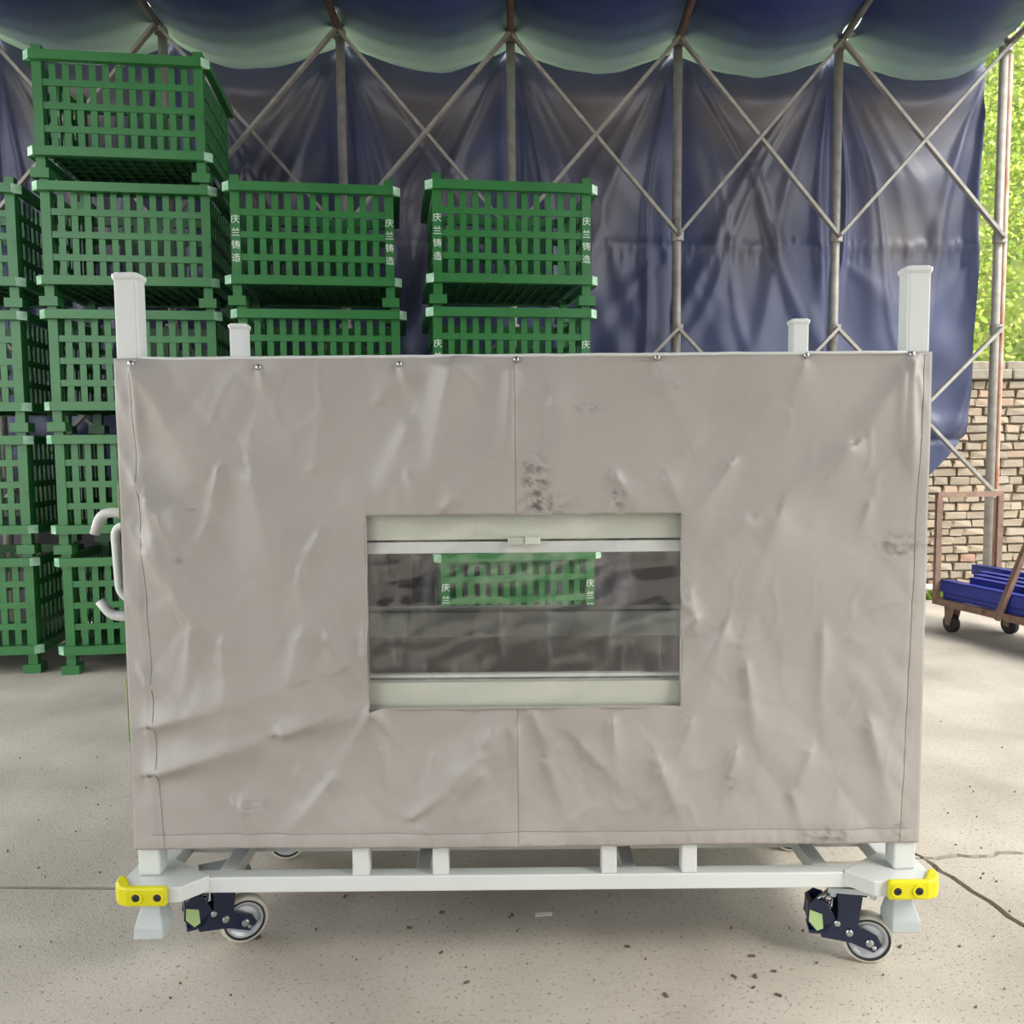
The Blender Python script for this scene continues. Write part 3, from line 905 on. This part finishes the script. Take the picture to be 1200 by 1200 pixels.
# ================================================================== GREY COVER
cover = thing('tarpaulin_cover', 'grey wrinkled tarpaulin cover with a clear window stretched over the white cart', 'cover')
YC = YF - .006
FOLDS = [  # x0 y0 x1 y1 half-width(px) height(mm)
    (170, 430, 171, 545, 5, 9), (172, 432, 232, 545, 15, 9), (165, 560, 215, 625, 10, 9), (198, 600, 216, 655, 7, 6), (263, 545, 246, 610, 5, 7), (246, 610, 232, 632, 4, 5),
    (205, 585, 190, 600, 5, 5), (182, 590, 206, 690, 18, 9), (378, 618, 354, 660, 6, 6), (354, 660, 353, 698, 5, 6), (312, 436, 320, 465, 5, 5), (370, 548, 390, 530, 6, 3),
    (150, 465, 164, 505, 7, 6), (150, 530, 166, 565, 6, 6), (156, 610, 168, 640, 7, 5), (152, 690, 170, 720, 7, 6), (160, 775, 175, 800, 6, 5), (165, 850, 178, 872, 6, 6), (165, 905, 180, 925, 6, 5),
    (474, 434, 488, 465, 6, 6), (450, 470, 478, 440, 8, 4), (600, 440, 592, 565, 12, 5), (525, 592, 568, 545, 9, 7), (480, 553, 492, 582, 5, 5), (720, 558, 746, 597, 7, 8), (716, 585, 700, 600, 6, 6),
    (530, 440, 500, 590, 26, 6), (768, 432, 802, 512, 10, 5), (800, 530, 836, 495, 8, 4), (852, 545, 806, 612, 8, 9), (1062, 430, 985, 530, 13, 9), (985, 530, 870, 612, 16, 8), (870, 612, 815, 650, 16, 5),
    (1057, 425, 1062, 545, 5, 8), (1046, 440, 1050, 525, 6, 6), (1066, 450, 1086, 505, 6, 7), (1015, 590, 1006, 622, 4, 4), (806, 690, 814, 735, 7, 6), (938, 430, 925, 470, 7, 4),
    (182, 895, 330, 850, 17, 11), (330, 850, 432, 826, 12, 9), (178, 840, 320, 800, 17, 8), (262, 745, 263, 812, 9, 8), (170, 790, 206, 816, 8, 6), (432, 826, 385, 905, 8, 8), (385, 905, 326, 975, 7, 9),
    (431, 828, 442, 905, 8, 7), (434, 826, 462, 862, 6, 6), (276, 938, 286, 985, 8, 8), (264, 935, 274, 958, 6, 6), (426, 735, 433, 795, 6, 8), (384, 740, 430, 800, 10, 6), (340, 900, 345, 950, 6, 5),
    (444, 870, 452, 955, 5, 6), (505, 880, 494, 925, 5, 6), (562, 880, 520, 912, 7, 6), (576, 850, 564, 872, 6, 6), (601, 848, 606, 925, 6, 9), (480, 952, 562, 890, 7, 7), (622, 832, 648, 882, 7, 7),
    (640, 890, 662, 952, 9, 7), (680, 868, 735, 922, 9, 6), (716, 842, 721, 902, 6, 9), (772, 898, 760, 948, 8, 6), (798, 702, 812, 720, 5, 10), (812, 720, 800, 738, 5, 9), (842, 738, 806, 822, 12, 8),
    (872, 778, 886, 862, 6, 7), (860, 878, 850, 925, 7, 9), (806, 842, 788, 900, 8, 8), (962, 740, 964, 842, 8, 6), (1020, 850, 1052, 952, 12, 6), (768, 885, 802, 965, 9, 7), (905, 610, 880, 700, 20, 4),
    (180, 640, 250, 760, 20, 6), (300, 560, 330, 700, 24, 4), (560, 900, 470, 985, 8, 5), (690, 940, 640, 985, 8, 4), (950, 880, 935, 930, 7, 6), (930, 930, 945, 975, 6, 4), (210, 690, 255, 740, 8, 6),
    (225, 730, 215, 800, 6, 6), (350, 740, 330, 830, 12, 5), (480, 500, 440, 590, 14, 5), (650, 470, 660, 590, 18, 4), (780, 560, 800, 600, 8, 5),
]
STAIN = [(628, 560, 14, 26, .8), (640, 590, 26, 10, .7), (724, 578, 7, 14, .9), (692, 480, 14, 4, .7), (1050, 640, 26, 14, .6), (970, 978, 26, 9, .8), (285, 938, 20, 10, .3), (690, 900, 30, 20, .12), (1060, 975, 10, 12, .5), (215, 650, 6, 8, .4), (858, 915, 6, 14, .5), (780, 455, 22, 8, .2), (230, 590, 8, 6, .25)]
# columns/rows in photo pixels of the front face, window edges on grid lines
PXL, PXR, PYT, PYB = 145.5, 1084, 421, 989
WX0, WX1, WY0, WY1 = 431, 797, 600, 823
gx = np.concatenate([np.linspace(PXL, WX0, 96), np.linspace(WX0, WX1, 120)[1:], np.linspace(WX1, PXR, 96)[1:]])
gy = np.concatenate([np.linspace(PYT, WY0, 62), np.linspace(WY0, WY1, 76)[1:], np.linspace(WY1, PYB, 62)[1:]])
GX, GY = np.meshgrid(gx, gy)
ca, cb = at(165, 420, YC), at(165, 990, YC)
DD = np.zeros_like(GX)
for x0, y0, x1, y1, wd, h in FOLDS:
    dx, dy = x1 - x0, y1 - y0; LL = math.hypot(dx, dy)
    t = np.clip(((GX - x0) * dx + (GY - y0) * dy) / LL ** 2, -.2, 1.2)
    qx, qy = GX - x0 - np.clip(t, 0, 1) * dx, GY - y0 - np.clip(t, 0, 1) * dy
    side = (qx * -dy + qy * dx) / LL
    dist = np.hypot(qx, qy)
    tc_ = np.clip(t, 0, 1)
    wloc = wd * (.7 + 1.3 * tc_)
    # pulled fold: sharp and high at its root, wider and fading along its run; steep on one flank
    wl = np.where(side > 0, wloc * .7, wloc * 1.5)
    h *= 1.0 + .09 * max(0, wd - 8)
    DD += h * (1.9 - 1.3 * tc_ ** 1.5) * np.exp(-np.abs(dist / wl) ** 1.5)
# flat facets between crisp creases (crumpled cloth)
rngf = np.random.RandomState(12)


def facets(n, ax, ay, rot):
    c_, s_ = math.cos(rot), math.sin(rot)
    U_ = (GX * c_ + GY * s_) / ax; V_ = (-GX * s_ + GY * c_) / ay
    px_ = rngf.uniform(140, 1090, n); py_ = rngf.uniform(415, 995, n)
    pu = (px_ * c_ + py_ * s_) / ax; pv = (-px_ * s_ + py_ * c_) / ay
    f1 = np.full(GX.shape, 1e9); f2 = np.full(GX.shape, 1e9)
    for a_, b_ in zip(pu, pv):
        d_ = np.hypot(U_ - a_, V_ - b_)
        f2 = np.minimum(f2, np.maximum(f1, d_)); f1 = np.minimum(f1, d_)
    return np.clip(f2 - f1, 0, 1.2)


nzv = np.array([[fnoise((x / 170 + y / 400, y / 130 - x / 500, .3), 2, 1.0) + .10 * fnoise((x / 34 + y / 60, y / 45, 7), 3, .8) for x in gx] for y in gy])
crs = np.array([[abs(mnoise.noise(Vector((x / 55 + .6 * y / 55, y / 70 - .3 * x / 70, 4)))) for x in gx] for y in gy])
DD += 9.0 * nzv + 3.0 * np.exp(-(crs / .07) ** 2) * np.clip(nzv + .3, 0, 1)
fm = np.clip(.45 + 1.1 * np.array([[mnoise.noise(Vector((x / 150, y / 130, 8))) for x in gx] for y in gy]) + .35 * np.clip((GY - 650) / 250, -.5, 1), .05, 1.3)
DD += fm * (12.0 * facets(70, 80, 130, .5) + 7.0 * facets(130, 50, 90, -.6))
lowcr = np.clip((GY - 700) / 200, 0, 1)
DD += lowcr * 3 * nzv
# hem at the foot with small puckers, side welts, centre seam and overlap
hp = np.array([fnoise((x / 16, 2, 0), 4, .7) for x in gx])
DD += np.exp(-((GY - 982) / 9) ** 2) * (2.0 + 3.0 * hp[None, :])
DD -= 2.2 * np.exp(-((GY - 971) / 1.8) ** 2)
DD -= 2.0 * np.exp(-((GX - 164 - (GY - 420) * .022) / 1.6) ** 2)
DD -= 1.6 * np.exp(-((GX - 1074 + (GY - 420) * .020) / 1.6) ** 2)
DD += np.where((GX < 604) & (GX > 560), 2.6 * (GX - 560) / 44, 0) * ((GY < 602) | (GY > 820))
DD += np.where(GX >= 604, -.6, 0)
for gxp, gyp in ((170, 428), (311, 432), (473, 430), (607, 426), (769, 425), (940, 424), (1060, 424)):
    DD -= 7.5 * np.exp(-(((GX - gxp) ** 2 + (GY - gyp) ** 2) / 90))
edge = np.minimum(np.minimum(GX - PXL, PXR - GX) / 22, 1)
DD = DD * np.clip(np.minimum((GY - PYT) / 12 + .15, 1), 0, 1) * (.25 + .75 * edge)
DD = np.clip(DD, -9, 52)
ST = np.zeros_like(GX)
for sx_, sy_, a_, b_, s_ in STAIN:
    ST += s_ * np.exp(-((GX - sx_) / a_) ** 2 - ((GY - sy_) / b_) ** 2)
sn = np.array([[fnoise((x / 12, y / 7, 5), 4, .5) for x in gx] for y in gy])
ST = np.clip(ST * np.clip(.35 + 1.6 * sn, 0, 1.6), 0, .95)
ST = np.clip(ST + .10 * np.clip(nzv, 0, 1), 0, .95)
# from photo pixels to the panel plane
fx_ = (GX - 600) / FPX; fy_ = (600 - GY) / FPX
vx = FW.x + RP.x * fx_ + UP.x * fy_; vy = FW.y + RP.y * fx_ + UP.y * fy_; vz = FW.z + RP.z * fx_ + UP.z * fy_
kk = YC / vy
Xp, Zp = vx * kk, EYE + vz * kk
tt = np.clip((GY - PYT) / (PYB - PYT), 0, 1)
ssx = np.clip((GX - PXL) / (PXR - PXL), 0, 1)
Xl = XLc - .004; Xr = XRc + .004
Xp = Xl + ssx * (Xr - Xl)
Xp = np.where(True, Xp, Xp)
# keep window columns where they belong and make sides plumb
Zp = 1.667 - tt * (1.667 - .366)
Yp = YC - DD / 1000.
cellx = (gx[:-1] + gx[1:]) / 2; celly = (gy[:-1] + gy[1:]) / 2
CX, CY = np.meshgrid(cellx, celly)
keep = ~((CX > WX0) & (CX < WX1) & (CY > WY0) & (CY < WY1))
me = grid_mesh('front_panel', Xp, Yp, Zp, keep, {'stain': ST})


def surf(px, py, out=.0):
    i = int(np.clip(np.searchsorted(gy, py), 1, len(gy) - 1)); j = int(np.clip(np.searchsorted(gx, px), 1, len(gx) - 1))
    a = (py - gy[i - 1]) / (gy[i] - gy[i - 1]); c = (px - gx[j - 1]) / (gx[j] - gx[j - 1])
    def f(Z): return (Z[i - 1, j - 1] * (1 - c) + Z[i - 1, j] * c) * (1 - a) + (Z[i, j - 1] * (1 - c) + Z[i, j] * c) * a
    return Vector((f(Xp), f(Yp) - out, f(Zp)))


fp = link('front_panel', me, 'cloth', cover, True)
sm = fp.modifiers.new('s', 'SOLIDIFY'); sm.thickness = .0016; sm.offset = 1
wx0, wx1 = Xl + (WX0 - PXL) / (PXR - PXL) * (Xr - Xl), Xl + (WX1 - PXL) / (PXR - PXL) * (Xr - Xl)
wz1, wz0 = 1.667 - (WY0 - PYT) / (PYB - PYT) * 1.301, 1.667 - (WY1 - PYT) / (PYB - PYT) * 1.301


def pane(y, sd):
    ns_ = 70
    a = np.linspace(wx0 - .004, wx1 + .004, ns_); c = np.linspace(wz0 - .004, wz1 + .004, 50)
    A, C = np.meshgrid(a, c)
    n_ = np.array([[fnoise((x * 3 + z * 2.5 + sd, z * 7 - x * 3, sd), 4, .7) for x in a] for z in c])
    em = np.minimum(np.minimum(A - a[0], a[-1] - A), np.minimum(C - c[0], c[-1] - C)) / .05
    me = grid_mesh('window_pane', A, y - .0045 * n_ * np.clip(em, 0, 1), C)
    o = link('window_pane', me, 'vinyl', cover, True); o['label'] = 'clear creased vinyl window'
    return o


pane(YC + .003, 1.0)
# rows of stitching along side welts, hem and centre seam
ROWS = [[(164 + k * 18 / 80, 424 + k * 564 / 80) for k in range(81)], [(1075 - k * 14 / 80, 424 + k * 564 / 80) for k in range(81)],
        [(168 + k * 905 / 160, 971.5) for k in range(161)], [(605, 424 + k * 174 / 40) for k in range(41)], [(605, 826 + k * 160 / 40) for k in range(41)]]
for rw in ROWS:
    b = MB(); b.tube([surf(x, y, .0004) for x, y in rw], .0009, 5); b.build('stitching', 'thread', cover)
# window binding
b = MB()
for (x0, x1, z0, z1) in ((wx0 - .004, wx1 + .004, wz1 - .001, wz1 + .003), (wx0 - .004, wx1 + .004, wz0 - .003, wz0 + .001), (wx0 - .003, wx0 + .001, wz0, wz1), (wx1 - .001, wx1 + .003, wz0, wz1)):
    b.box(x0, x1, YC - .004, YC + .001, z0, z1)
b.build('window_binding', 'cloth', cover)
# sides, back with its own window, top
for x, nm in ((Xl - .0005, 'side_panel'), (Xr + .0005, 'side_panel')):
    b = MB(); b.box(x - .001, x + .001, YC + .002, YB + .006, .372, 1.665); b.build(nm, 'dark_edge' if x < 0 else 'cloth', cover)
yb = YB + .008
b = MB()
b.box(Xl, wx0, yb, yb + .002, .372, 1.665); b.box(wx1, Xr, yb, yb + .002, .372, 1.665)
b.box(wx0, wx1, yb, yb + .002, wz1, 1.665); b.box(wx0, wx1, yb, yb + .002, .372, wz0)
b.build('rear_panel', 'cloth_in', cover)
pane(yb + .001, 6.0)
b = MB(); b.prism([(Xl + PW + .01, YC + .004, 1.6525), (Xr - PW - .01, YC + .004, 1.6525), (Xr - PW - .01, YB + .004, 1.6525), (Xl + PW + .01, YB + .004, 1.6525)], (0, 0, .002))
b.build('top_panel', 'cloth_in', cover)
b = MB(); b.tube([(Xl + PW + .006 + (Xr - Xl - 2 * PW - .012) * k / 40, YC + .001, 1.666 + .0022 * mnoise.noise(Vector((k * .7, 0, 0)))) for k in range(41)], .0045, 8)
b.build('top_hem', 'white', cover, True)
for gxp, gyp in ((170, 428), (311, 432), (473, 430), (607, 426), (769, 425), (940, 424), (1060, 424)):
    p = surf(gxp, gyp)
    b = MB(); b.lathe([(.0085, -.003), (.0085, .004), (.006, .007), (.003, .0085), (0, .0085)], p, (0, -1, 0), 14)
    b.build('rivet', 'steel', cover, True)

# ================================================================== LOADED TROLLEY ON THE RIGHT
TA = math.atan2(.24, -.97)
tdir = Vector((.24, -.97, 0)).normalized(); tside = Vector((.97, .24, 0)).normalized()
TO = Vector((3.27, 6.52, 0))


def tp(a, s, z): return TO + tdir * a + tside * s + Vector((0, 0, z))


tro = thing('flat_trolley', 'rusty flat trolley with an upright end frame standing before the brick wall', 'trolley', (0, 0, 0))
TL, TW = 2.0, .56
for s in (0, TW): MB().bar(tp(-.02, s, .225), tp(TL, s, .225), .04, .05).build('side_rail', 'rusty', tro)
for a in (0.02, .66, 1.3, TL - .02): MB().bar(tp(a, .02, .225), tp(a, TW - .02, .225), .04, .046).build('cross_rail', 'rusty', tro)
zt = at(1103, 580, 6.52).z
for s in (0, TW): MB().bar(tp(0, s, .25), tp(0, s, zt), .04, .04, (0, 1, 0)).build('upright', 'rusty', tro)
MB().bar(tp(0, -.02, zt), tp(0, TW + .02, zt), .04, .04).build('top_bar', 'rusty', tro)
pa, pb = at(1168, 724, 5.75), at(1212, 616, 5.60)
MB().bar(tp(.63, -.037, .20), tp(.63, -.037, .20) + (pb - pa), .03, .045, (0, 1, 0)).build('stake', 'rusty', tro)
MB().bar(tp(1.5, TW + .035, .22), tp(1.6, TW + .035, .9), .03, .045, (0, 1, 0)).build('stake', 'rusty', tro)
for a in (.12, TL - .2):
    for s in (.04, TW - .14):
        c = tp(a + (.16 if s > .2 and a < 1 else 0), s, .07)
        b = MB(); b.lathe([(.0, -.02), (.03, -.02), (.05, -.024), (.07, -.018), (.07, .018), (.05, .024), (.03, .02), (0, .02)], c, tside, 22)
        o = b.build('wheel', 'rubber', tro, True)
        b = MB()
        for q in (-1, 1):
            e = tside * (q * .03)
            b.prism([c + e + tdir * -.03 + Vector((0, 0, -.012)), c + e + tdir * .02 + Vector((0, 0, -.015)), c + e + tdir * .06 + Vector((0, 0, .125)), c + e + tdir * -.04 + Vector((0, 0, .125))], tside * (q * .004))
        b.build('wheel_fork', 'rusty', o)


def channel(a0, a1, s, z, wdt, h, mt='bluebeam', tilt=0.):
    """blue U-channel, open side down"""
    root = MB()
    for (u0, u1, h0, h1) in ((-wdt / 2, wdt / 2, h - .008, h), (-wdt / 2, -wdt / 2 + .008, 0, h), (wdt / 2 - .008, wdt / 2, 0, h)):
        P = [tp(a0, s + q, z + r) for q, r in ((u0, h0), (u1, h0), (u1, h1), (u0, h1))]
        root.prism(P, tdir * (a1 - a0) + tside * tilt)
    return root.build('steel_channel', mt)


lab = [
    (.03, 1.9, .055, .302, .09, .088, 0, 'blue steel channel along the near edge of the rusty trolley'),
    (.06, 1.9, .17, .251, .09, .10, 0, 'blue steel channel second from the near edge of the trolley bed'),
    (.05, 1.9, .28, .251, .09, .10, 0, 'blue steel channel lying mid bed on the rusty trolley'),
    (.03, 1.8, .39, .251, .09, .10, 0, 'blue steel channel lying fourth in on the rusty trolley bed'),
    (.03, 1.9, .485, .251, .09, .14, 0, 'deep blue steel channel along the wall side of the rusty trolley'),
    (.05, 1.9, .055, .251, .07, .049, 0, 'thin blue steel channel under the near edge one on the trolley'),
    (.20, 1.85, .165, .353, .085, .075, 0, 'bright topped blue steel channel, nearest of the upper layer on the trolley'),
    (.13, 1.8, .262, .353, .085, .085, 0, 'bright topped blue steel channel, middle of the upper layer on the trolley'),
    (.06, 1.75, .359, .353, .085, .095, 0, 'bright topped blue steel channel, last of the upper layer on the trolley'),
    (-.14, 1.7, .485, .393, .08, .075, 0, 'long blue steel channel sticking out past the trolley end frame'),
]
for a0, a1, s, z, wd, h, ti, lb in lab:
    tag(channel(a0, a1, s, z, wd, h, tilt=ti), lb, 'steel channel', 'blue channels on the trolley')

# ================================================================== LITTER ON THE FLOOR
p = fl(637, 1072); b = MB()
b.prism([(-.026, -.010, 0), (.026, -.004, 0), (.027, .012, 0), (-.025, .008, 0)], (0, 0, .002))
o = b.build('paper_scrap', 'paper', None, loc=(p.x, p.y, .0005)); tag(o, 'small torn white paper scrap lying under the cart', 'paper')
V = MB(); rl = random.Random(21)
spots = [(404, 1051), (518, 1070), (517, 1117), (547, 1152), (857, 1088), (881, 1121), (885, 1145), (907, 1139), (860, 1145), (883, 1158), (912, 1167), (780, 1167), (600, 1073), (303, 1100), (1055, 1110), (480, 1088), (735, 1110), (370, 1090)] + [(rl.uniform(20, 1180), rl.uniform(1060, 1195)) for _ in range(22)] + [(rl.uniform(1100, 1190), rl.uniform(820, 1100)) for _ in range(14)] + [(rl.uniform(0, 130), rl.uniform(860, 1030)) for _ in range(14)]
for i, (px, py) in enumerate(spots):
    q = fl(px, py); L = rl.uniform(.005, .009) if i < 18 else rl.uniform(.002, .004); a = rl.uniform(0, PI)
    m4 = Matrix.Translation((q.x, q.y, .002)) @ Matrix.Rotation(a, 4, 'Z')
    V.box(-L, L, -L * .4, L * .4, -.002, .003, mat4=m4)
o = V.build('debris', 'chip'); tag(o, 'dark wood chips and grit scattered on the concrete floor', 'debris', kind='stuff')
